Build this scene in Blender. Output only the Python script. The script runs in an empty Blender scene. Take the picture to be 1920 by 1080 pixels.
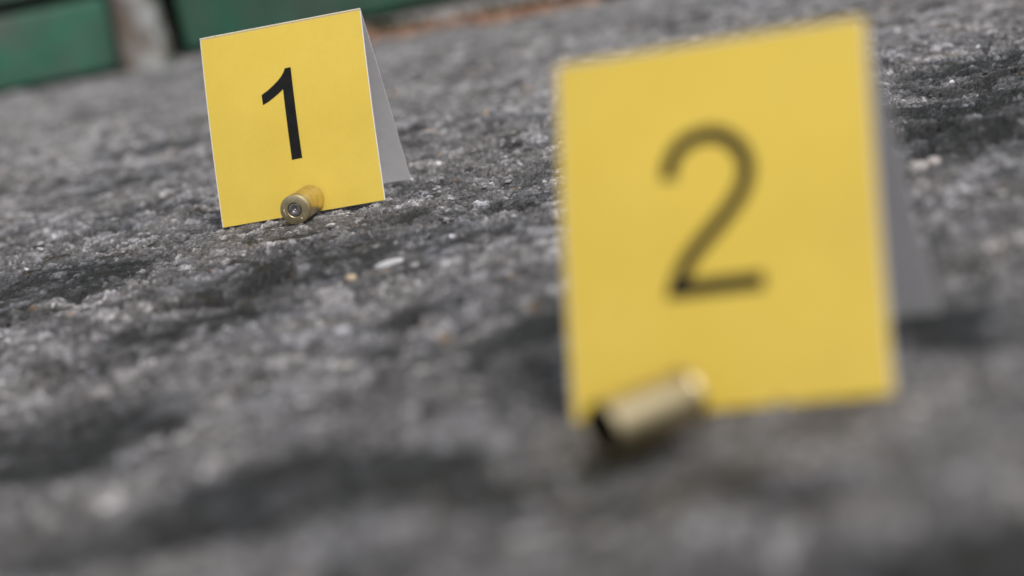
import bpy, bmesh, math, random
import numpy as np
from mathutils import Vector, Matrix
from mathutils.geometry import tessellate_polygon

sc = bpy.context.scene
COL = sc.collection
R = math.radians

# ------------------------------------------------------------------ camera, sky, sun, exposure
CAM_H, PITCH, ROLL = 0.084745, 0.196826, -0.198717
fw = Vector((0, math.cos(PITCH), -math.sin(PITCH)))
rt0 = Vector((1, 0, 0)); up0 = rt0.cross(fw)
rt = rt0 * math.cos(ROLL) + up0 * math.sin(ROLL)
up = up0 * math.cos(ROLL) - rt0 * math.sin(ROLL)
cam_d = bpy.data.cameras.new('camera')
cam = bpy.data.objects.new('camera', cam_d); COL.objects.link(cam)
cam.matrix_world = Matrix(((rt.x, up.x, -fw.x, 0), (rt.y, up.y, -fw.y, 0), (rt.z, up.z, -fw.z, CAM_H), (0, 0, 0, 1)))
cam_d.sensor_width = 36.0
cam_d.lens = 36.0 * 3800 / 1920
cam_d.clip_start = 0.01
cam_d.clip_end = 500
cam_d.dof.use_dof = True
cam_d.dof.focus_distance = 0.590
cam_d.dof.aperture_fstop = 7.8
cam_d.dof.aperture_blades = 9
sc.camera = cam

SUN_EL, SUN_AZ = 56.0, 148.0      # azimuth measured from +y towards +x: the sun stands high behind the camera on its right, veiled by thin cloud
w = bpy.data.worlds.new('World'); sc.world = w; w.use_nodes = True
nt = w.node_tree; nt.nodes.clear()
sky = nt.nodes.new('ShaderNodeTexSky'); sky.sky_type = 'NISHITA'; sky.sun_disc = False
sky.sun_elevation = R(SUN_EL); sky.sun_rotation = R(SUN_AZ)
sky.air_density = 1.0; sky.dust_density = 4.0; sky.ozone_density = 1.0
hs = nt.nodes.new('ShaderNodeHueSaturation'); hs.inputs['Saturation'].default_value = 0.22   # thin cloud cover takes the blue out
bg = nt.nodes.new('ShaderNodeBackground'); bg.inputs['Strength'].default_value = 0.11
ow = nt.nodes.new('ShaderNodeOutputWorld')
nt.links.new(sky.outputs[0], hs.inputs['Color']); nt.links.new(hs.outputs[0], bg.inputs['Color']); nt.links.new(bg.outputs[0], ow.inputs['Surface'])
sd = bpy.data.lights.new('sun', 'SUN'); sd.energy = 1.7; sd.angle = R(10); sd.color = (1.0, 0.95, 0.88)
sun = bpy.data.objects.new('sun', sd); COL.objects.link(sun)
sdir = Vector((math.sin(R(SUN_AZ)) * math.cos(R(SUN_EL)), math.cos(R(SUN_AZ)) * math.cos(R(SUN_EL)), math.sin(R(SUN_EL))))
sun.rotation_euler = sdir.to_track_quat('Z', 'Y').to_euler()
sun.location = (0, 0, 5)

vs = sc.view_settings
vs.view_transform = 'Standard'; vs.look = 'None'; vs.gamma = 1.0; vs.use_curve_mapping = False
vs.exposure = 0.06
sc.cycles.use_denoising = True
sc.cycles.max_bounces = 6

# ------------------------------------------------------------------ helpers
def tag(o, label=None, cat=None, group=None, kind=None):
    if label: o['label'] = label
    if cat: o['category'] = cat
    if group: o['group'] = group
    if kind: o['kind'] = kind
    return o
def obj(name, me, mats=None, parent=None):
    o = bpy.data.objects.new(name, me); COL.objects.link(o)
    if mats is not None:
        for m in (mats if isinstance(mats, (list, tuple)) else [mats]): me.materials.append(m)
    if parent is not None: o.parent = parent
    return o
def empty(name, loc=(0, 0, 0), rz=0):
    o = bpy.data.objects.new(name, None); COL.objects.link(o)
    o.location = loc; o.rotation_euler = (0, 0, rz); o.empty_display_size = 0.01
    return o
def mesh(name, verts, faces, smooth=False, mi=None):
    me = bpy.data.meshes.new(name); me.from_pydata(verts, [], faces); me.update()
    if smooth: me.polygons.foreach_set('use_smooth', [True] * len(me.polygons))
    if mi: me.polygons.foreach_set('material_index', mi)
    return me
def from_bm(name, bm, smooth=False):
    me = bpy.data.meshes.new(name); bm.to_mesh(me); bm.free()
    if smooth: me.polygons.foreach_set('use_smooth', [True] * len(me.polygons))
    return me
def box_bm(x0, x1, y0, y1, z0, z1, bevel=0.0, seg=2):
    bm = bmesh.new()
    bmesh.ops.create_cube(bm, size=1.0)
    for v in bm.verts:
        v.co = Vector((x0 + (v.co.x + .5) * (x1 - x0), y0 + (v.co.y + .5) * (y1 - y0), z0 + (v.co.z + .5) * (z1 - z0)))
    if bevel: bmesh.ops.bevel(bm, geom=list(bm.edges), offset=bevel, segments=seg, affect='EDGES', profile=0.6)
    return bm

class Mat:
    def __init__(s, name, rough=0.6, metal=0.0, base=None, spec=None):
        s.m = bpy.data.materials.new(name); s.m.use_nodes = True
        s.t = s.m.node_tree; s.b = s.t.nodes['Principled BSDF']
        s.b.inputs['Roughness'].default_value = rough; s.b.inputs['Metallic'].default_value = metal
        if base: s.b.inputs['Base Color'].default_value = (*base, 1)
        if spec is not None: s.b.inputs['Specular IOR Level'].default_value = spec
        s.co = s.t.nodes.new('ShaderNodeTexCoord')
    def n(s, typ, **kw):
        nd = s.t.nodes.new(typ)
        for k, v in kw.items():
            if k in nd.inputs: nd.inputs[k].default_value = v
            else: setattr(nd, k, v)
        return nd
    def l(s, a, b): s.t.links.new(a, b)
    def noise(s, scale, detail=4, rough=0.6, coord='Object', stretch=None, dist=0.0):
        nd = s.n('ShaderNodeTexNoise', Scale=scale, Detail=detail, Roughness=rough, Distortion=dist)
        src = s.co.outputs[coord]
        if stretch:
            mp = s.n('ShaderNodeMapping'); mp.inputs['Scale'].default_value = stretch; s.l(src, mp.inputs['Vector']); src = mp.outputs[0]
        s.l(src, nd.inputs['Vector']); return nd.outputs['Fac']
    def ramp(s, fac, stops):
        nd = s.n('ShaderNodeValToRGB'); cr = nd.color_ramp
        while len(cr.elements) < len(stops): cr.elements.new(0.5)
        for e, (p, c) in zip(cr.elements, stops):
            e.position = p; e.color = (*c, 1) if len(c) == 3 else c
        s.l(fac, nd.inputs[0]); return nd.outputs[0]
    def mix(s, fac, a, b, mode='MIX'):
        nd = s.n('ShaderNodeMix', data_type='RGBA', blend_type=mode)
        if isinstance(fac, (int, float)): nd.inputs[0].default_value = fac
        else: s.l(fac, nd.inputs[0])
        for i, x in ((6, a), (7, b)):
            if isinstance(x, tuple): nd.inputs[i].default_value = (*x, 1)
            else: s.l(x, nd.inputs[i])
        return nd.outputs[2]
    def color(s, out): s.l(out, s.b.inputs['Base Color'])
    def rough(s, fac, lo, hi):
        mr = s.n('ShaderNodeMapRange'); mr.inputs['To Min'].default_value = lo; mr.inputs['To Max'].default_value = hi
        s.l(fac, mr.inputs[0]); s.l(mr.outputs[0], s.b.inputs['Roughness'])
    def bump(s, fac, dist, strength=1.0):
        b = s.n('ShaderNodeBump', Strength=strength, Distance=dist); s.l(fac, b.inputs['Height'])
        prev = s.b.inputs['Normal'].links
        if prev: s.l(prev[0].from_socket, b.inputs['Normal'])
        s.l(b.outputs[0], s.b.inputs['Normal'])

# ------------------------------------------------------------------ noise in numpy, for the relief of the ground
def _hash(ix, iy, seed):
    h = (ix.astype(np.int64) * 374761393 + iy.astype(np.int64) * 668265263 + seed * 974634777) & 0xFFFFFFFF
    h = ((h ^ (h >> 13)) * 1274126177) & 0xFFFFFFFF
    h = ((h ^ (h >> 16)) * 2246822519) & 0xFFFFFFFF
    return ((h ^ (h >> 15)) & 0xFFFFFF) / float(0x1000000)
def vnoise(x, y, s, seed):
    x = x / s; y = y / s
    ix = np.floor(x); iy = np.floor(y); fx = x - ix; fy = y - iy
    fx = fx * fx * fx * (fx * (fx * 6 - 15) + 10); fy = fy * fy * fy * (fy * (fy * 6 - 15) + 10)
    a = _hash(ix, iy, seed); b = _hash(ix + 1, iy, seed); c = _hash(ix, iy + 1, seed); d = _hash(ix + 1, iy + 1, seed)
    return (a + (b - a) * fx + (c - a) * fy + (a - b - c + d) * fx * fy) * 2 - 1
def fbm(x, y, s, seed, octv=4, gain=0.5):
    t = 0; a = 1.0; n = 0
    for k in range(octv):
        ca, sa = math.cos(k * 1.1 + .4), math.sin(k * 1.1 + .4)
        t = t + a * vnoise(x * ca - y * sa, x * sa + y * ca, s, seed + k * 17); n += a; a *= gain; s *= 0.5
    return t / n
def worley(x, y, s, seed):
    """distance to the nearest and the second nearest feature point (in cells), and a random number per stone"""
    x = x / s; y = y / s
    ix = np.floor(x); iy = np.floor(y)
    f1 = np.full(x.shape, 9.0); f2 = np.full(x.shape, 9.0); cid = np.zeros(x.shape)
    for dx in (-1, 0, 1):
        for dy in (-1, 0, 1):
            jx = ix + dx; jy = iy + dy
            px = jx + _hash(jx, jy, seed); py = jy + _hash(jx, jy, seed + 5)
            d = np.hypot(px - x, py - y)
            m = d < f1
            f2 = np.where(m, f1, np.minimum(f2, d)); cid = np.where(m, _hash(jx, jy, seed + 9), cid); f1 = np.where(m, d, f1)
    return f1, f2, cid
def sst(a, b, x):
    t = np.clip((x - a) / (b - a), 0, 1); return t * t * (3 - 2 * t)

# where something stands the slow swell of the ground is ironed out (x, y, radius)
SEATS = [(-0.0565, 0.600, 0.045), (-0.050, 0.632, 0.045), (0.029, 0.300, 0.040), (0.046, 0.342, 0.040), (-0.057, 0.585, 0.03), (0.018, 0.287, 0.03)]
# tarry, worn hollows, a dark patch under card 2's case, and the contact shadow painted at card 2's right foot: x, y, radius x, radius y, strength
STAINS_AND_SHADE = [(-0.130, 0.566, .040, .040, .9), (-0.052, 0.510, .042, .030, .85), (-0.012, 0.500, .030, .018, .6), (-0.097, 0.375, .030, .024, 1.0), (-0.040, 0.298, .021, .017, 1.0),
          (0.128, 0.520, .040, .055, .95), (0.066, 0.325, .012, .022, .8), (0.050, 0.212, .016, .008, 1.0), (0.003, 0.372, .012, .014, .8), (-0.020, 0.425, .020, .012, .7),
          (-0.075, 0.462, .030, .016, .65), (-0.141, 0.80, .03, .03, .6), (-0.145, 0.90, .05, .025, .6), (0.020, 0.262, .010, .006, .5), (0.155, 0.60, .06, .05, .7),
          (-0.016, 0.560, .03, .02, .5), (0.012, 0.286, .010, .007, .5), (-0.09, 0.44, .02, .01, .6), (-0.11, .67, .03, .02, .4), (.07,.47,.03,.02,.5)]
def relief(x, y):
    wx = x + 0.004 * fbm(x, y, 0.02, 91, 3); wy = y + 0.004 * fbm(x, y, 0.02, 77, 3)
    seat = np.zeros(x.shape)
    for a, b, r in SEATS: seat = np.maximum(seat, np.exp(-(((x - a) ** 2 + (y - b) ** 2) / (r * r)) ** 2))
    slow = 0.0042 * fbm(x, y, 0.11, 3, 2) + 0.0020 * fbm(wx, wy, 0.035, 11, 3)
    stain_shade = np.zeros(x.shape)
    for a, b, rx, ry, k in STAINS_AND_SHADE:
        stain_shade = np.maximum(stain_shade, k * np.exp(-(((x - a) / rx) ** 2 + ((y - b) / ry) ** 2)))
    stain_shade = np.clip(stain_shade * 1.25 + 0.30 * fbm(wx, wy, 0.03, 41, 4) * (stain_shade > .03) + 0.95 * np.clip(fbm(wx, wy, 0.05, 43, 4) - .08, 0, 1) * (1 - .6 * sst(.62, .9, y)), 0, 1)
    stain_shade = sst(.20, .85, stain_shade + .34 * fbm(wx, wy, .011, 45, 4) * sst(.05, .3, stain_shade))
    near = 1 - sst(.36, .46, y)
    stain_shade = np.clip(stain_shade * (1 + .25 * near), 0, 1) * (1 - (.55 - .35 * near) * sst(.05, .45, fbm(wx, wy, .0055, 47, 3)))
    f1, f2, cid = worley(wx + .0022 * fbm(x, y, .004, 5, 3), wy + .0022 * fbm(x, y, .004, 6, 3), 0.0062, 21)
    dome = sst(0.0, 0.28, f2 - f1) * (0.3 + cid)
    g1, g2, cid2 = worley(x + .0012 * fbm(x, y, .002, 8, 2), y + .0012 * fbm(x, y, .002, 18, 2), 0.0024, 33)
    dome2 = sst(0.0, 0.3, g2 - g1) * (0.15 + cid2)
    grain = vnoise(x, y, 0.0014, 51) + .9 * vnoise(x, y, .0008, 52)
    ridge = 1 - 2 * np.abs(fbm(wx, wy, .007, 63, 4))
    rugged = 1 - 0.35 * stain_shade
    fine = 1.18 * rugged * (0.0006 * (dome - .6) + 0.00055 * (dome2 - .5) + 0.00022 * grain + 0.0007 * fbm(wx, wy, .012, 61, 5, .6) + .0006 * (ridge - .6))
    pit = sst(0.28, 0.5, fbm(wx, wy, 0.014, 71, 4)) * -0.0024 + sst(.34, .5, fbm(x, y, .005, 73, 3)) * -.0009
    z = slow * (1 - seat) - 0.0009 * stain_shade * (1 - .6 * seat) - .0030 * np.exp(-(((x + .0285) / .010) ** 2 + ((y - .618) / .012) ** 2)) + fine * (1 - .2 * seat) + pit * (1 - .6 * seat) - 0.0007 * seat  # small pit at card 1's rear foot is added to deepen the shade there
    return z, stain_shade, cid, cid2, dome, dome2, pit

# ------------------------------------------------------------------ ground: one sheet, finest where the lens is sharp
def axis(parts, lo, hi, grow=1.25):
    c = []
    for a, b, s in parts: c += list(np.arange(a, b - s * .5, s))
    c.append(parts[-1][1])
    s = parts[-1][2]; v = c[-1]
    while v < hi: s *= grow; v += s; c.append(v)
    s = parts[0][2]; v = c[0]; head = []
    while v > lo: s *= grow; v -= s; head.append(v)
    return np.array(head[::-1] + c)
xs = axis([(-.40, -.25, .0022), (-.25, -.18, .001), (-.18, .18, .00048), (.18, .25, .001), (.25, .40, .0022)], -40, 40)
ys = axis([(.16, .40, .0012), (.40, .82, .0009), (.82, 1.05, .0016), (1.05, 1.58, .0028)], -40, 1.62, 1.25)
ys = np.concatenate([ys[ys < 1.64], [1.9, 3, 8, 40]])
GX, GY = np.meshgrid(xs, ys)
nx, ny = len(xs), len(ys)
gz, stain_shade, cid, cid2, dome, dome2, pit = relief(GX.ravel(), GY.ravel())
fade = np.clip(1.6 - np.hypot(GX.ravel(), GY.ravel() - .8), 0, 1)
gz = gz * fade
gz = gz - .014 * sst(1.512, 1.524, GY.ravel()) * (GX.ravel() > -.2055) * (GX.ravel() < 1.08)      # gutter under the metal gate
x_, y_ = GX.ravel(), GY.ravel()
# colour of the asphalt: grey stones in a dark binder, each stone its own shade, tar stains and card 2's painted shadow over them
tone = 0.158 + 0.075 * fbm(x_, y_, .05, 101, 4) + .085 * fbm(x_, y_, .012, 103, 4)
st = np.where(cid > .90, 0.17, np.where(cid < .22, -0.085, (cid - .5) * .12))
st2 = np.where(cid2 > .93, 0.26, np.where(cid2 < .25, -0.06, (cid2 - .5) * .12))
tone = tone + st * sst(.1, .5, dome) + st2 * sst(.1, .5, dome2)
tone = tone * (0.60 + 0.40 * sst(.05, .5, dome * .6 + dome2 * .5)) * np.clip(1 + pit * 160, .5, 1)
far = sst(.62, 1.0, y_)                                  # brighter towards the wall: grazing sheen and light put into the colour
tone = tone * (1 + .16 * far) * (.86 + .14 * sst(.48, .64, y_))
tone = np.clip(tone * (1 - 0.85 * stain_shade), 0.014, .5)
sharp = _hash(np.floor(x_ / .00075), np.floor(y_ / .0011), 301)
tone = np.clip(tone * (.62 + .62 * sharp + .9 * np.clip(sharp - .93, 0, 1) / .07 * (1 - stain_shade)), .012, .55)
hue = fbm(x_, y_, .012, 131, 3)
col = np.stack([tone * (1.005 + .05 * hue - .05 * stain_shade), tone * (.975 + .01 * hue), tone * (1.03 - .05 * hue + .09 * stain_shade), np.ones_like(tone)], -1)
rust = (cid2 > .52) & (cid2 < .523)
col[rust, 0] *= 1.5; col[rust, 1] *= 1.12; col[rust, 2] *= .7
me = bpy.data.meshes.new('ground')
me.vertices.add(nx * ny)
me.vertices.foreach_set('co', np.stack([x_, y_, gz], -1).astype(np.float32).ravel())
i = np.arange((nx - 1) * (ny - 1)); r_, c_ = i // (nx - 1), i % (nx - 1); a = r_ * nx + c_
quads = np.stack([a, a + 1, a + nx + 1, a + nx], -1).astype(np.int32)
me.loops.add(quads.size); me.loops.foreach_set('vertex_index', quads.ravel())
me.polygons.add(len(quads)); me.polygons.foreach_set('loop_start', np.arange(0, quads.size, 4, dtype=np.int32))
me.polygons.foreach_set('use_smooth', np.zeros(len(quads), dtype=bool))
me.update()
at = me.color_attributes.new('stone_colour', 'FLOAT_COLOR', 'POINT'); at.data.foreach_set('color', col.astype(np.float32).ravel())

mg = Mat('asphalt', rough=.8)
ca = mg.n('ShaderNodeAttribute', attribute_name='stone_colour')
gr = mg.noise(900, 3, .7)
c0 = mg.mix(1.0, ca.outputs['Color'], mg.ramp(gr, [(.28, (.45, .45, .45)), (.5, (1, 1, 1)), (.72, (1.75, 1.74, 1.72))]), 'MULTIPLY')
vo = mg.n('ShaderNodeTexVoronoi', Scale=330.0); mg.l(mg.co.outputs['Object'], vo.inputs['Vector'])
sp = mg.n('ShaderNodeSeparateColor'); mg.l(vo.outputs['Color'], sp.inputs[0])
gl = mg.n('ShaderNodeMath', operation='GREATER_THAN'); gl.inputs[1].default_value = .955; mg.l(sp.outputs[0], gl.inputs[0])
dd = mg.n('ShaderNodeMath', operation='LESS_THAN'); dd.inputs[1].default_value = .34; mg.l(vo.outputs['Distance'], dd.inputs[0])
gm = mg.n('ShaderNodeMath', operation='MULTIPLY'); mg.l(gl.outputs[0], gm.inputs[0]); mg.l(dd.outputs[0], gm.inputs[1])
mg.color(mg.mix(gm.outputs[0], c0, mg.mix(1.0, c0, (2.3, 2.3, 2.3), 'MULTIPLY')))  # glints put into the colour as brighter specks
mg.rough(mg.noise(500, 2, .6), .26, .90)
mg.bump(mg.noise(1300, 3, .7), .0006, 1.0)
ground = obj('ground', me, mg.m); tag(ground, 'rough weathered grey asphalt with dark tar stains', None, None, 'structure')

def hgt(x, y):
    z = relief(np.array([float(x)]), np.array([float(y)]))[0]; return float(z[0] * np.clip(1.6 - math.hypot(x, y - .8), 0, 1))

# ------------------------------------------------------------------ materials of things
def yellow_mat():
    m = Mat('yellow_print', rough=.42, spec=.3)
    n = m.noise(55, 4, .6); n2 = m.noise(900, 2, .5)
    m.color(m.mix(1.0, m.ramp(n, [(.3, (.755, .548, .086)), (.7, (.80, .592, .102))]), m.ramp(n2, [(.3, (.975, .975, .97)), (.7, (1, 1, 1))]), 'MULTIPLY'))
    sm = m.noise(28, 5, .65, dist=.7); old = m.b.inputs['Base Color'].links[0].from_socket
    m.color(m.mix(m.ramp(sm, [(.52, (0, 0, 0)), (.80, (.30, .30, .30))]), old, (.62, .46, .12)))
    m.rough(sm, .30, .55); m.bump(n2, .00003, .6); m.bump(m.noise(18, 2, .5), .0016, .5)
    return m.m
def white_mat():
    m = Mat('white_card', rough=.7, spec=.3)
    m.color(m.ramp(m.noise(300, 4, .6), [(.3, (.82, .80, .825)), (.7, (.88, .865, .885))])); m.bump(m.noise(2000, 2, .5), .00004, .5)
    return m.m
def ink_mat():
    m = Mat('black_ink', rough=.5, spec=.12)
    m.color(m.ramp(m.noise(400, 3, .6), [(.3, (.010, .010, .011)), (.7, (.016, .016, .017))])); return m.m
def brass_mat():
    m = Mat('brass', rough=.3, metal=1.0)
    n = m.noise(260, 5, .65); n2 = m.noise(1200, 3, .6, stretch=(.15, 1, 1))
    m.color(m.mix(m.ramp(n, [(.45, (0, 0, 0)), (.75, (1, 1, 1))]), (.73, .62, .39), (.48, .39, .22)))
    m.rough(n, .26, .46); m.bump(n2, .00005, .6); return m.m
def primer_mat():
    m = Mat('nickel_primer', rough=.28, metal=1.0)
    n = m.noise(900, 4, .6); m.color(m.ramp(n, [(.35, (.36, .34, .33)), (.7, (.56, .54, .52))])); m.rough(n, .2, .4); return m.m
def soot_mat():
    m = Mat('sooty_brass', rough=.7, metal=.3)
    m.color(m.ramp(m.noise(500, 4, .6), [(.3, (.012, .011, .009)), (.75, (.06, .048, .025))])); return m.m
YEL, WHI, INK, BRA, PRI, SOOT = yellow_mat(), white_mat(), ink_mat(), brass_mat(), primer_mat(), soot_mat()

# ------------------------------------------------------------------ folded number cards
CW, CH, CT = 0.051, 0.0585, 0.0004
def panel(name, sgn, lean, mats, parent, seed, bow):
    """one leaf of the tent; sgn -1 is the front leaf (towards -y locally). Outer face printed, core and inside white"""
    rnd = random.Random(seed)
    us = [0, .00017] + list(np.linspace(.00017, CW - .0002, 60)[1:-1]) + [CW - .0002, CW]
    vsl = [0] + list(np.linspace(0, CH - .00014, 48)[1:]) + [CH]
    wr = lambda t, q: float(fbm(np.array([t]), np.array([q + seed * 3.1]), .006, 7, 3)[0])
    sl, cl = math.sin(lean), math.cos(lean)
    apex_y = 0.0; apex_z = CH * cl
    def P(u, v, inner):
        b = bow * math.sin(math.pi * v / CH) * (1 + .5 * math.sin(3 * u / CW)) if 0 < v < CH else 0
        y = sgn * (CH - v) * sl; z = v * cl
        n = (sgn * cl, sl)
        y += n[0] * b; z += n[1] * b
        if inner:
            if v >= CH: y = 0; z = apex_z - CT / max(sl, .1)
            else: y -= n[0] * CT; z -= n[1] * CT
        return (u - CW / 2, y, z)
    nu, nv = len(us), len(vsl)
    V = [P(u, v, False) for v in vsl for u in us] + [P(u, v, True) for v in vsl for u in us]
    F = []; MI = []
    off = nu * nv
    for j in range(nv - 1):
        for k in range(nu - 1):
            q = (j * nu + k, j * nu + k + 1, (j + 1) * nu + k + 1, (j + 1) * nu + k)
            wear = (k == 0 and wr(vsl[j], 1.0) > -.7) or (k == nu - 2 and wr(vsl[j], 2.0) > -.7) or (j == nv - 2 and wr(us[k], 3.0) > -.8)
            F.append(q if sgn < 0 else q[::-1]); MI.append(1 if wear else 0)
            qi = tuple(t + off for t in q)
            F.append(qi[::-1] if sgn < 0 else qi); MI.append(1)
    for j in range(nv - 1):
        for k in (0, nu - 1):
            F.append((j * nu + k, (j + 1) * nu + k, (j + 1) * nu + k + off, j * nu + k + off)); MI.append(1)
    for k in range(nu - 1):
        F.append((k, k + 1, k + 1 + off, k + off)); MI.append(1)
    me = mesh(name, V, F, True, MI)
    bm = bmesh.new(); bm.from_mesh(me); bmesh.ops.recalc_face_normals(bm, faces=bm.faces); bm.to_mesh(me); bm.free()
    o = obj(name, me, mats, parent)
    try: me.set_sharp_from_angle(angle=R(40))
    except Exception: pass
    return o, P
def number(poly, P, parent):
    """flat print: polygon in card millimetres, laid just over the printed face"""
    n = Vector((0, -math.cos(parent['lean_angle']), math.sin(parent['lean_angle'])))
    tri = tessellate_polygon([[Vector((x, z, 0)) for x, z in poly]])
    bm = bmesh.new(); vv = [bm.verts.new((x, z, 0)) for x, z in poly]
    for t in tri: bm.faces.new([vv[k] for k in t])
    for _ in range(4):
        lg = [e for e in bm.edges if e.calc_length() > 2.2]
        if lg: bmesh.ops.subdivide_edges(bm, edges=lg, cuts=1, use_grid_fill=True); bmesh.ops.triangulate(bm, faces=bm.faces)
    for v in bm.verts: v.co = Vector(P(v.co.x * .001 + CW / 2, v.co.y * .001, False)) + n * .00007
    bm.normal_update()
    for f in bm.faces:
        if f.normal.dot(n) < 0: f.normal_flip()
    me = bpy.data.meshes.new('number'); bm.to_mesh(me); bm.free()
    return obj('number', me, INK, parent)
ONE = [(.23, 44.4), (2.1, 44.4), (2.2, 16.55), (-1.05, 16.5), (-1.05, 38.1), (-2.2, 37.25), (-4.28, 36.0), (-6.1, 35.05), (-7.85, 34.4), (-7.9, 37.55), (-5.8, 38.6), (-3.76, 39.95), (-2.3, 41.05), (-1.2, 42.1), (-.3, 43.3)]
def two_outline():
    c = np.array([(-7.25, 36.6), (-7.1, 38.0), (-6.6, 39.55), (-5.6, 41.1), (-4.3, 42.25), (-2.4, 43.0), (-.2, 43.2), (1.8, 42.7), (3.4, 41.6), (4.7, 40.1), (5.4, 38.4), (5.6, 36.7), (5.2, 34.8), (4.3, 33.0), (2.9, 31.2), (1.1, 29.3), (-.9, 27.4), (-3.0, 25.4), (-4.8, 23.4), (-6.1, 21.5)])
    t = np.gradient(c, axis=0); t /= np.linalg.norm(t, axis=1)[:, None]
    nrm = np.stack([-t[:, 1], t[:, 0]], -1); hw = 1.3
    L, Rr = c + nrm * hw, c - nrm * hw
    pts = list(map(tuple, L))
    # the path runs from the upper left tip over the bowl and down to the lower left corner; one side of the stroke out, the other back
    return list(map(tuple, Rr))[:-1] + [(-8.1, 20.3), (-8.75, 17.7), (7.2, 17.7), (7.2, 20.4), (-5.0, 20.4)] + pts[::-1][1:]
def marker(x, y, yaw, lean, poly, seed, bow, label, z=0.0):
    dy = CH * math.sin(lean)
    root = empty('evidence_marker', (x - math.sin(yaw) * dy, y + math.cos(yaw) * dy, z), yaw)
    root['lean_angle'] = lean
    f, P = panel('front_panel', -1, lean, [YEL, WHI], root, seed, bow)
    panel('rear_panel', 1, lean, [YEL, WHI], root, seed + 1, bow * .6)
    number(poly, P, root)
    return tag(root, label, 'evidence marker', 'folded number cards standing on the asphalt')
marker(-.05654, .59822, -.19993, .31664, ONE, 4, .0009, 'sharp yellow folded card with black number 1 standing near green gate')
marker(.02889, .29909, -.39180, .40909, two_outline(), 9, .0008, 'blurred yellow folded card with black number 2 in the foreground')

# ------------------------------------------------------------------ spent cartridge cases (lathe along +x, head at x = 0)
def lathe(name, prof, seg=64, smooth=True, sharp=30):
    V = []; F = []
    for (px, pr) in prof:
        for k in range(seg):
            a = 2 * math.pi * k / seg; V.append((px, pr * math.cos(a), pr * math.sin(a)))
    n = len(prof)
    for j in range(n - 1):
        for k in range(seg):
            F.append((j * seg + k, j * seg + (k + 1) % seg, (j + 1) * seg + (k + 1) % seg, (j + 1) * seg + k))
    me = mesh(name, V, F, smooth)
    bm = bmesh.new(); bm.from_mesh(me); bmesh.ops.remove_doubles(bm, verts=bm.verts, dist=1e-7); bmesh.ops.recalc_face_normals(bm, faces=bm.faces); bm.to_mesh(me); bm.free()
    try: me.set_sharp_from_angle(angle=R(sharp))
    except Exception: pass
    return me
mm = .001
RAD = 4.98 * mm
shell = [(.9, 2.38), (.10, 2.38), (0, 2.52), (0, 4.62), (.10, 4.85), (.28, 4.98), (1.10, 4.98), (1.27, 4.90), (1.32, 4.42), (2.15, 4.40), (2.95, 4.93), (3.1, 4.96), (8, 4.90), (13, 4.84), (18.6, 4.78), (19.05, 4.76), (19.15, 4.66), (19.15, 4.50), (19.05, 4.42)]
inner = [(19.06, 4.425), (18.0, 4.42), (12, 4.40), (6, 4.2), (4.6, 3.6), (4.3, 2.0), (4.3, .0005)]
prim = [(.12, .0005), (.34, .25), (.36, .45), (.16, .72), (.07, .95), (.03, 1.9), (.08, 2.12), (.30, 2.16), (.85, 2.17)]
S = lambda p: [(a * mm, b * mm) for a, b in p]
CS = .88
me_shell, me_inner, me_prim = lathe('shell', S(shell)), lathe('inner_wall', S(inner)), lathe('primer', S(prim), 48)
me_shell.materials.append(BRA); me_inner.materials.append(SOOT); me_prim.materials.append(PRI)
def stamp_mesh():
    """worn, no longer legible stamp strokes round the head"""
    rnd = random.Random(12); V = []; F = []
    for a0 in (R(90), R(205), R(335)):
        for k in range(-2, 3):
            a = a0 + k * .17
            for s in range(2):
                ang = rnd.uniform(-.9, .9) + (0 if s else 1.4); l = rnd.uniform(.22, .42) * mm; wd = .055 * mm
                c = Vector((0, math.cos(a), math.sin(a))) * (3.5 * mm + rnd.uniform(-.15, .15) * mm)
                er = Vector((0, math.cos(a), math.sin(a))); et = Vector((0, -math.sin(a), math.cos(a)))
                d = er * math.cos(ang) + et * math.sin(ang); nn = er * -math.sin(ang) + et * math.cos(ang)
                b = len(V)
                dx = Vector((-.012 * mm, 0, 0)); tp = Vector((-.028 * mm - s * .006 * mm, 0, 0))
                for p in (c - d * l - nn * wd, c + d * l - nn * wd, c + d * l + nn * wd, c - d * l + nn * wd): V.append(tuple(p + dx * -1))
                V += [tuple(c - d * l * .9 + tp), tuple(c + d * l * .9 + tp)]
                F += [(b, b + 1, b + 5, b + 4), (b + 1, b + 2, b + 5), (b + 2, b + 3, b + 4, b + 5), (b + 3, b, b + 4)]
    return mesh('headstamp', V, F)
me_stamp = stamp_mesh(); me_stamp.materials.append(BRA)
def casing(x, y, yaw, label, z=0.0, pitch=0.0, spin=0.0):
    root = empty('cartridge_case', (x, y, z), yaw)
    root.rotation_euler = (0, -pitch, yaw)
    sh = obj('shell', me_shell, None, root); iw = obj('inner_wall', me_inner, None, sh)
    pr = obj('primer', me_prim, None, root); hd = obj('headstamp', me_stamp, None, sh)
    for o in (sh, pr): o.location = (0, 0, RAD * CS); o.rotation_euler = (spin, 0, 0); o.scale = (CS, CS, CS)
    return tag(root, label, 'cartridge case', 'spent brass cartridge cases')
casing(-.0572, .5815, R(77), 'brass cartridge case with its primer facing out, leaning on card 1', z=-.0004, spin=.4)
casing(.0228, .2952, R(214), 'blurred brass cartridge case with open dark mouth, lying before card 2', z=.0000, spin=1.0)

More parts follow.
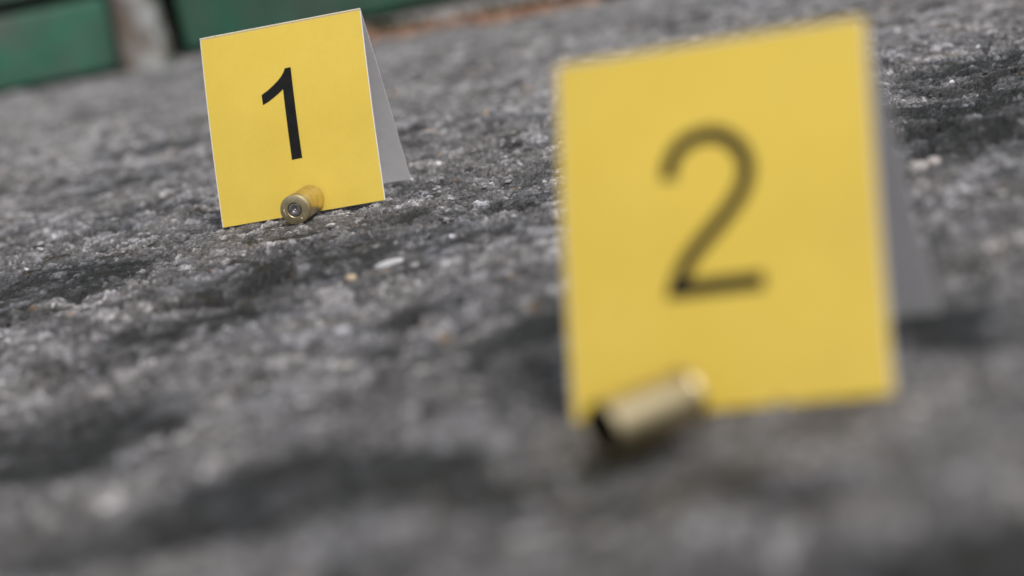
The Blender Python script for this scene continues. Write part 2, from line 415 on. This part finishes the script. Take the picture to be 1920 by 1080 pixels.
# ------------------------------------------------------------------ green gate, post, wall and step behind
def paint_mat(name, base, dark, peel, peel_lo=.66):
    m = Mat(name, rough=.5, spec=.3)
    n = m.noise(16, 5, .6, dist=.5); n2 = m.noise(40, 4, .65); n3 = m.noise(14, 6, .7, dist=.6)
    c = m.mix(m.ramp(n, [(.36, (0, 0, 0)), (.64, (1, 1, 1))]), base, dark)
    c = m.mix(1.0, c, m.ramp(n2, [(.3, (.82, .84, .84)), (.7, (1.12, 1.1, 1.1))]), 'MULTIPLY')
    c = m.mix(m.ramp(n3, [(peel_lo, (0, 0, 0)), (peel_lo + .03, (1, 1, 1))]), c, peel)
    m.color(c); m.rough(n2, .38, .7); m.bump(n3, .002, .4); return m.m
GREEN = paint_mat('green_paint', (.044, .165, .108), (.078, .130, .100), (.16, .15, .13), .64)
GREEN2 = paint_mat('old_green_paint', (.046, .160, .108), (.092, .128, .108), (.17, .16, .15), .62)
mp_ = Mat('bare_post', rough=.85)
pn = mp_.noise(26, 5, .65, dist=.8); pn2 = mp_.noise(60, 5, .7); pn3 = mp_.noise(14, 3, .5)
sx_ = mp_.n('ShaderNodeSeparateXYZ'); mp_.l(mp_.co.outputs['Object'], sx_.inputs[0])
ma_ = mp_.n('ShaderNodeMath', operation='MULTIPLY_ADD'); ma_.inputs[1].default_value = .05; mp_.l(pn, ma_.inputs[0]); mp_.l(sx_.outputs[0], ma_.inputs[2])
mr_ = mp_.n('ShaderNodeMapRange'); mr_.inputs['From Min'].default_value = -.236; mr_.inputs['From Max'].default_value = -.190; mp_.l(ma_.outputs[0], mr_.inputs[0])
pc = mp_.ramp(mr_.outputs[0], [(.12, (.13, .11, .095)), (.40, (.19, .165, .145)), (.55, (.30, .30, .30)), (.80, (.40, .41, .42)), (.86, (.055, .125, .09))])
pc = mp_.mix(mp_.ramp(pn2, [(.50, (0, 0, 0)), (.60, (.8, .8, .8))]), pc, (.13, .09, .065))
pc = mp_.mix(mp_.ramp(pn3, [(.60, (0, 0, 0)), (.63, (1, 1, 1))]), pc, (.055, .12, .085))
mp_.color(pc); mp_.bump(pn, .004, .8)
BARE = mp_.m
def concrete(name, lo, hi, sc_=30):
    m = Mat(name, rough=.9); n = m.noise(sc_, 6, .7); m.color(m.ramp(n, [(.3, lo), (.7, hi)])); m.bump(m.noise(sc_ * 8, 4, .7), .002, .8); return m.m
CONC = concrete('worn_concrete', (.20, .185, .185), (.36, .335, .335)); PLAS = concrete('grey_plaster', (.30, .29, .28), (.42, .41, .39), 9)
dk = Mat('dark_void', rough=.95); dk.color(dk.ramp(dk.noise(20, 3, .6), [(.3, (.006, .008, .007)), (.7, (.012, .014, .012))])); DARK = dk.m
st_ = Mat('steel_hinge', rough=.5, metal=.8); st_.color(st_.ramp(st_.noise(80, 4, .6), [(.3, (.10, .06, .04)), (.7, (.25, .24, .22))])); STEEL = st_.m
WY = 1.556
def wobble(bm, amp, scale, seed):
    for v in bm.verts:
        a = np.array([v.co.x + v.co.y * .7]); b = np.array([v.co.z + v.co.y * .3])
        v.co.y += amp * float(fbm(a, b, scale, seed, 3)[0])
# left: gate of horizontal boards with an open groove between them
g1 = empty('board_gate', (-.75, WY, 0))
tag(g1, 'faded green gate of horizontal boards at far left behind the cards', 'gate')
zz = .0015
for k in range(14):
    hgt_ = .0555 if k == 0 else .128
    bm = box_bm(-.50, .4935, 0, .024, zz, zz + hgt_, .004 if k else .0055, 3)
    o = obj('board', from_bm('board', bm, True), GREEN2, g1); o.data.set_sharp_from_angle(angle=R(35))
    zz += hgt_ + .0095
obj('backing', from_bm('backing', box_bm(-.50, .4935, .0262, .034, .002, zz - .01)), DARK, g1)
for xx in (-.46, -.05):
    b = obj('brace', from_bm('brace', box_bm(xx, xx + .05, .0355, .06, .03, zz - .03, .003)), GREEN2, g1)
# worn post between the two gates
pbm = bmesh.new()
rows, cols = 60, 8
x0, x1 = -.2553, -.2222
for j in range(rows + 1):
    z = -.004 + (2.0) * (j / rows) ** 1.7
    fl = .004 * math.exp(-max(z, 0) / .02)
    for k in range(cols + 1):
        u = k / cols
        x = x0 - fl * .3 + (x1 - x0 + fl * 1.3) * u
        yy = WY - .012 - fl + .003 * float(fbm(np.array([x * 3]), np.array([z]), .02, 15, 3)[0])
        if k in (0, cols): yy += .004
        pbm.verts.new((x, yy, z))
pbm.verts.ensure_lookup_table()
for j in range(rows):
    for k in range(cols):
        a = j * (cols + 1) + k
        pbm.faces.new([pbm.verts[t] for t in (a, a + 1, a + cols + 2, a + cols + 1)])
ex = bmesh.ops.extrude_face_region(pbm, geom=list(pbm.faces))
for v in [g for g in ex['geom'] if isinstance(g, bmesh.types.BMVert)]: v.co.y = WY + .05
bmesh.ops.recalc_face_normals(pbm, faces=pbm.faces)
post = obj('gate_post', from_bm('gate_post', pbm, True), BARE); post.data.set_sharp_from_angle(angle=R(50))
tag(post, 'narrow weathered grey brown post with peeled paint between the green gates', 'post')
# right: sheet metal gate, a dark slit on its left and under it
g2 = empty('metal_gate', (-.2062, WY, 0))
tag(g2, 'dark green sheet metal gate behind card 1, dark gap under it', 'gate')
bm = box_bm(0, 1.30, -.004, .012, .0050, 1.96, .0025, 2)
obj('sheet', from_bm('sheet', bm, True), GREEN, g2).data.set_sharp_from_angle(angle=R(35))
for zr in (.28, .95, 1.62): obj('rib', from_bm('rib', box_bm(.03, 1.27, -.016, -.0062, zr, zr + .05, .003)), GREEN, g2)
for xr in (.20,):
    h = obj('handle', from_bm('handle', box_bm(1.16, 1.19, -.045, -.0185, .98, 1.12, .006)), STEEL, g2)
# the wall round them
hw_ = empty('house_wall', (0, WY, 0)); tag(hw_, 'grey plaster wall holding the green gates', 'wall')
for nm, (a, b, c, d) in {'left_side': (-6, -1.253, -.06, 2.05), 'right_side': (1.098, 6, -.06, 2.05), 'lintel': (-6, 6, 2.052, 3.0)}.items():
    obj('plaster', from_bm('plaster', box_bm(a, b, -.03, .22, c, d, .006)), PLAS, hw_)
obj('recess', from_bm('recess', box_bm(-1.25, 1.095, .12, .2, -.05, 2.049)), DARK, hw_)
# worn concrete step in front of the metal gate, its front edge running askew
front = [(-.2055, 1.503), (-.06, 1.398), (0.0, 1.352), (.07, 1.305), (.30, 1.19), (.7, 1.10), (1.4, 1.05)]
bm = bmesh.new(); rows = []
xs_ = np.linspace(-.2055, 1.4, 260)
fy = np.interp(xs_, [p[0] for p in front], [p[1] for p in front]) + .006 * fbm(xs_, xs_ * 0, .03, 19, 4)
for j, t in enumerate([0, .02, .08, .2, .4, .6, .68, .70, 1.0]):
    rw = []
    for k, x in enumerate(xs_):
        yb = max(1.56, fy[k] + .05)
        y = fy[k] + (yb - fy[k]) * t if t > .08 else fy[k] + .0 + t * .12
        if j >= 6: y = (1.518, 1.523, WY + .10)[j - 6]
        z = (-.012 if j >= 7 else -.006 if j == 0 else .0003 if j == 1 else .0015) + .0016 * float(fbm(np.array([x]), np.array([y]), .03, 23, 4)[0]) * (j > 0)
        rw.append(bm.verts.new((x, y, z)))
    rows.append(rw)
for j in range(len(rows) - 1):
    for k in range(len(xs_) - 1): bm.faces.new((rows[j][k], rows[j][k + 1], rows[j + 1][k + 1], rows[j + 1][k]))
bmesh.ops.recalc_face_normals(bm, faces=bm.faces)
step = obj('concrete_step', from_bm('concrete_step', bm, True), CONC); tag(step, 'pale worn concrete step at the foot of the metal gate', None, None, 'structure')
if step.data.polygons[len(step.data.polygons) // 2].normal.z < 0: step.data.flip_normals()

# moss in the joint along the step
rnd = random.Random(5)
def scatter_blades(name, pts, mat, size, n_each):
    V = []; F = []
    for (x, y, z) in pts:
        for _ in range(n_each):
            a = rnd.uniform(0, 6.28); l = size * rnd.uniform(.5, 1.3); wd = l * .28
            px, py = x + rnd.gauss(0, size * .7), y + rnd.gauss(0, size * .5)
            d = Vector((math.cos(a) * .6, math.sin(a) * .6, rnd.uniform(.5, 1.1))) * l; s = Vector((-math.sin(a), math.cos(a), 0)) * wd
            p = Vector((px, py, z)); b = len(V)
            V += [tuple(p - s), tuple(p + s), tuple(p + d * .6 + s * .7), tuple(p + d), tuple(p + d * .6 - s * .7)]
            F.append((b, b + 1, b + 2, b + 3, b + 4))
    return obj(name, mesh(name, V, F), mat)
mo = Mat('moss_green', rough=.9); mo.color(mo.ramp(mo.noise(60, 3, .6), [(.3, (.018, .028, .010)), (.7, (.05, .055, .022))])); 
pts = []
for x in np.linspace(-.10, .5, 420):
    if rnd.random() < .75 and float(fbm(np.array([x]), np.array([0.]), .06, 29, 2)[0]) > -.25:
        y = np.interp(x, [p[0] for p in front], [p[1] for p in front]); pts.append((x, y - .006 + rnd.gauss(0, .003), hgt(x, y - .006) - .001))
moss = scatter_blades('moss', pts, mo.m, .008, 11); tag(moss, 'dark green moss growing in the joint along the concrete step', None, None, 'stuff')
# earth and crumbled leaf litter in front of the joint
li = Mat('leaf_litter', rough=.9); li.color(li.ramp(li.noise(45, 4, .7), [(.25, (.12, .06, .035)), (.5, (.30, .17, .11)), (.75, (.42, .30, .24))]))
pts = []
for _ in range(420):
    x = rnd.uniform(-.075, .085); y = np.interp(x, [p[0] for p in front], [p[1] for p in front]) - .014 - abs(rnd.gauss(0, .016)); pts.append((x, y, hgt(x, y)))
for _ in range(0):
    x = rnd.uniform(-.42, -.26); y = WY - .022 - abs(rnd.gauss(0, .02)); pts.append((x, y, hgt(x, y)))
def crumbs(name, pts, mat, smin, smax, seed, flat=.6):
    rn = np.random.RandomState(seed)
    ico = bmesh.new(); bmesh.ops.create_icosphere(ico, subdivisions=1, radius=1.0); base = np.array([v.co[:] for v in ico.verts]); fc = np.array([[v.index for v in f.verts] for f in ico.faces]); ico.free()
    n = len(pts); P = np.array(pts)
    s = smin * (smax / smin) ** (rn.rand(n) ** 1.8)
    axs = np.stack([s * rn.uniform(.7, 1.3, n), s * rn.uniform(.6, 1.1, n), s * flat * rn.uniform(.6, 1.2, n)], -1)
    V = base[None] * (1 + .28 * (rn.rand(n, len(base), 1) - .5) * 2) * axs[:, None, :]
    a = rn.rand(n) * 6.283; ca_, sa_ = np.cos(a), np.sin(a)
    V = np.stack([V[..., 0] * ca_[:, None] - V[..., 1] * sa_[:, None], V[..., 0] * sa_[:, None] + V[..., 1] * ca_[:, None], V[..., 2]], -1)
    V += (P + np.stack([0 * s, 0 * s, s * flat * .45], -1))[:, None, :]
    F = (fc[None] + (np.arange(n) * len(base))[:, None, None]).reshape(-1, 3)
    me = bpy.data.meshes.new(name); me.vertices.add(V.shape[0] * V.shape[1]); me.vertices.foreach_set('co', V.astype(np.float32).ravel())
    me.loops.add(F.size); me.loops.foreach_set('vertex_index', F.astype(np.int32).ravel())
    me.polygons.add(len(F)); me.polygons.foreach_set('loop_start', np.arange(0, F.size, 3, dtype=np.int32)); me.update()
    tn = np.repeat(rn.rand(n), len(base)); at = me.color_attributes.new('shade', 'FLOAT_COLOR', 'POINT')
    at.data.foreach_set('color', np.stack([tn, np.repeat(rn.rand(n), len(base)), tn, tn * 0 + 1], -1).astype(np.float32).ravel())
    return obj(name, me, mat)
lit = crumbs('leaf_litter', pts, li.m, .0025, .008, 8, .4); tag(lit, 'orange brown leaf litter crumbled along the step', None, None, 'stuff')

# ------------------------------------------------------------------ loose grit on the asphalt
gm_ = Mat('grit', rough=.75)
sh_ = gm_.n('ShaderNodeAttribute', attribute_name='shade'); ss = gm_.n('ShaderNodeSeparateColor'); gm_.l(sh_.outputs['Color'], ss.inputs[0])
gc = gm_.ramp(ss.outputs[0], [(0, (.05, .05, .05)), (.4, (.14, .135, .135)), (.75, (.24, .235, .23)), (.93, (.33, .32, .32)), (1, (.46, .45, .45))])
gm_.color(gm_.mix(gm_.ramp(ss.outputs[1], [(.985, (0, 0, 0)), (.99, (1, 1, 1))]), gc, (.26, .17, .12))); gm_.bump(gm_.noise(1200, 3, .6), .0003, .8)
rn = np.random.RandomState(3); pts = []
n = 16000
yy = .17 + 1.3 * rn.rand(n) ** 1.25; xx = (rn.rand(n) - .5) * 2 * (.06 + .27 * yy)
cl = fbm(xx, yy, .03, 201, 3) + .5 * rn.rand(n)
keep = (cl > .05) & (relief(xx, yy)[1] < .45); xx, yy = xx[keep], yy[keep]
zz = relief(xx, yy)[0] * np.clip(1.6 - np.hypot(xx, yy - .8), 0, 1)
bad = np.zeros(len(xx), bool)
for a, b, c, d in ((-.0577, .58, -.0525, .599), (.0257, .2962, .0116, .2834)):
    for t in np.linspace(0, 1, 6): bad |= np.hypot(xx - a - (c - a) * t, yy - b - (d - b) * t) < .0075
pts = np.stack([xx, yy, zz], -1)[~bad]
grit = crumbs('loose_grit', pts, gm_.m, .0003, .0011, 6, .6); tag(grit, 'fine grey and white grit scattered over the asphalt', None, None, 'stuff')

n = 420
yy = .19 + .75 * rn.rand(n) ** 1.1; xx = (rn.rand(n) - .5) * 2 * (.03 + .27 * yy)
bad = np.zeros(n, bool)
for a, b, c, d in ((-.0577, .58, -.0525, .599), (.0257, .2962, .0116, .2834)):
    for t in np.linspace(0, 1, 6): bad |= np.hypot(xx - a - (c - a) * t, yy - b - (d - b) * t) < .0075
bad |= relief(xx, yy)[1] > .35
xx, yy = xx[~bad], yy[~bad]
gp_ = Mat('pale_grit', rough=.6); gp_.color(gp_.ramp(gp_.noise(130, 2, .5), [(.35, (.26, .25, .25)), (.65, (.58, .56, .56))])); gp_.bump(gp_.noise(1200, 3, .6), .0003, .8)
zz = relief(xx, yy)[0] * np.clip(1.6 - np.hypot(xx, yy - .8), 0, 1)
pg = crumbs('pale_grit', np.stack([xx, yy, zz], -1), gp_.m, .0006, .0018, 16, .45); tag(pg, 'scattered pale mineral grains on the asphalt', None, None, 'stuff')

# ------------------------------------------------------------------ single stone chips one can pick out
def chip(name, x, y, sx, sy, sz, yaw, colr, label, cat='stone chip', seed=0, tilt=0.0, group=None):
    rn = random.Random(seed); bm = bmesh.new(); bmesh.ops.create_icosphere(bm, subdivisions=2, radius=1.0)
    for v in bm.verts:
        k = 1 + .25 * (rn.random() - .5); v.co = Vector((v.co.x * sx * k, v.co.y * sy * k, v.co.z * sz * k + sz * .55))
    m = Mat(name + '_mineral', rough=.55); m.color(m.ramp(m.noise(500, 4, .6), [(.3, tuple(c * .8 for c in colr)), (.7, colr)])); m.bump(m.noise(1500, 3, .6), .0002, .7)
    o = obj(name, from_bm(name, bm), m.m); o.location = (x, y, hgt(x, y)); o.rotation_euler = (tilt, 0, yaw)
    return tag(o, label, cat, group)
chip('stone_chip', -.0285, .4890, .0044, .0020, .0008, R(38), (.60, .605, .64), 'long pale white flake on the asphalt between card 1 and card 2', seed=1, tilt=.1)
chip('stone_chip', -.0218, .4825, .0016, .0016, .0010, R(10), (.42, .40, .40), 'small grey chip just right of the long white flake', seed=2)
chip('pebble', -.0374, .4782, .0014, .0013, .0010, 0, (.60, .48, .34), 'tiny beige pebble below left of the long white flake', 'pebble', seed=3)
chip('stone_chip', -.0372, .4218, .0019, .0017, .0012, 0, (.55, .55, .60), 'small bluish white blurred chip below the beige pebble', seed=4)
chip('stone_chip', -.0358, .3929, .0024, .0016, .0010, .2, (.46, .45, .44), 'pale grey blurred chip nearest the camera left of card 2', seed=5)
chip('pebble', .0983, .4648, .0024, .0020, .0016, .3, (.46, .43, .43), 'pale rounded pebble right of card 2, the left of a pair', 'pebble', seed=6)
chip('pebble', .1028, .4690, .0024, .0020, .0017, .8, (.46, .42, .42), 'pale pinkish pebble right of card 2, the right of a pair', 'pebble', seed=7)

# fallen leaves by the step
lm = Mat('dry_leaf', rough=.7); lm.color(lm.ramp(lm.noise(90, 4, .6), [(.3, (.22, .10, .05)), (.7, (.42, .22, .13))])); LEAF = lm.m
lm2 = Mat('pale_dry_leaf', rough=.7); lm2.color(lm2.ramp(lm2.noise(90, 4, .6), [(.3, (.32, .20, .13)), (.7, (.48, .36, .27))])); LEAF2 = lm2.m
def leaf(x, y, l, yaw, mat, label, curl=.25, tw=.0):
    V = []; F = []; n = 10
    for k in range(n + 1):
        t = k / n; wd = .42 * l * math.sin(math.pi * min(1, t * .96 + .02)) ** .8 * (1 - .35 * t)
        for s in (-1, -.5, 0, .5, 1):
            V.append(((t - .5) * l, s * wd * .5, l * curl * ((t - .45) ** 2 + .35 * abs(s) ** 1.5 * .4) + .001))
    for k in range(n):
        for s in range(4): a = k * 5 + s; F.append((a, a + 5, a + 6, a + 1))
    me_ = mesh('blade', V, F, True); o = empty('fallen_leaf', (x, y, hgt(x, y) + .001), yaw); o.rotation_euler = (tw, 0, yaw)
    b = obj('blade', me_, mat, o); so = b.modifiers.new('thickness', 'SOLIDIFY'); so.thickness = .0004
    sv = lathe('stalk', [((-.5 - .22 * t) * l, .0005 * (1 + .3 * t) + 1e-5) for t in (0, .5, 1)], 6); stk = obj('stalk', sv, mat, o); stk.location = (0, 0, l * curl * .22 + .0012)
    return tag(o, label, 'leaf', 'dry leaves by the concrete step')
leaf(.004, 1.325, .022, R(20), LEAF, 'reddish brown dry leaf by the step, middle of the three leaves')
leaf(.052, 1.285, .034, R(160), LEAF, 'dark brown dry leaf by the step, rightmost of the three leaves', .35)
leaf(-.026, 1.350, .026, R(-25), LEAF2, 'pale tan dry leaf by the step, leftmost of the three leaves')
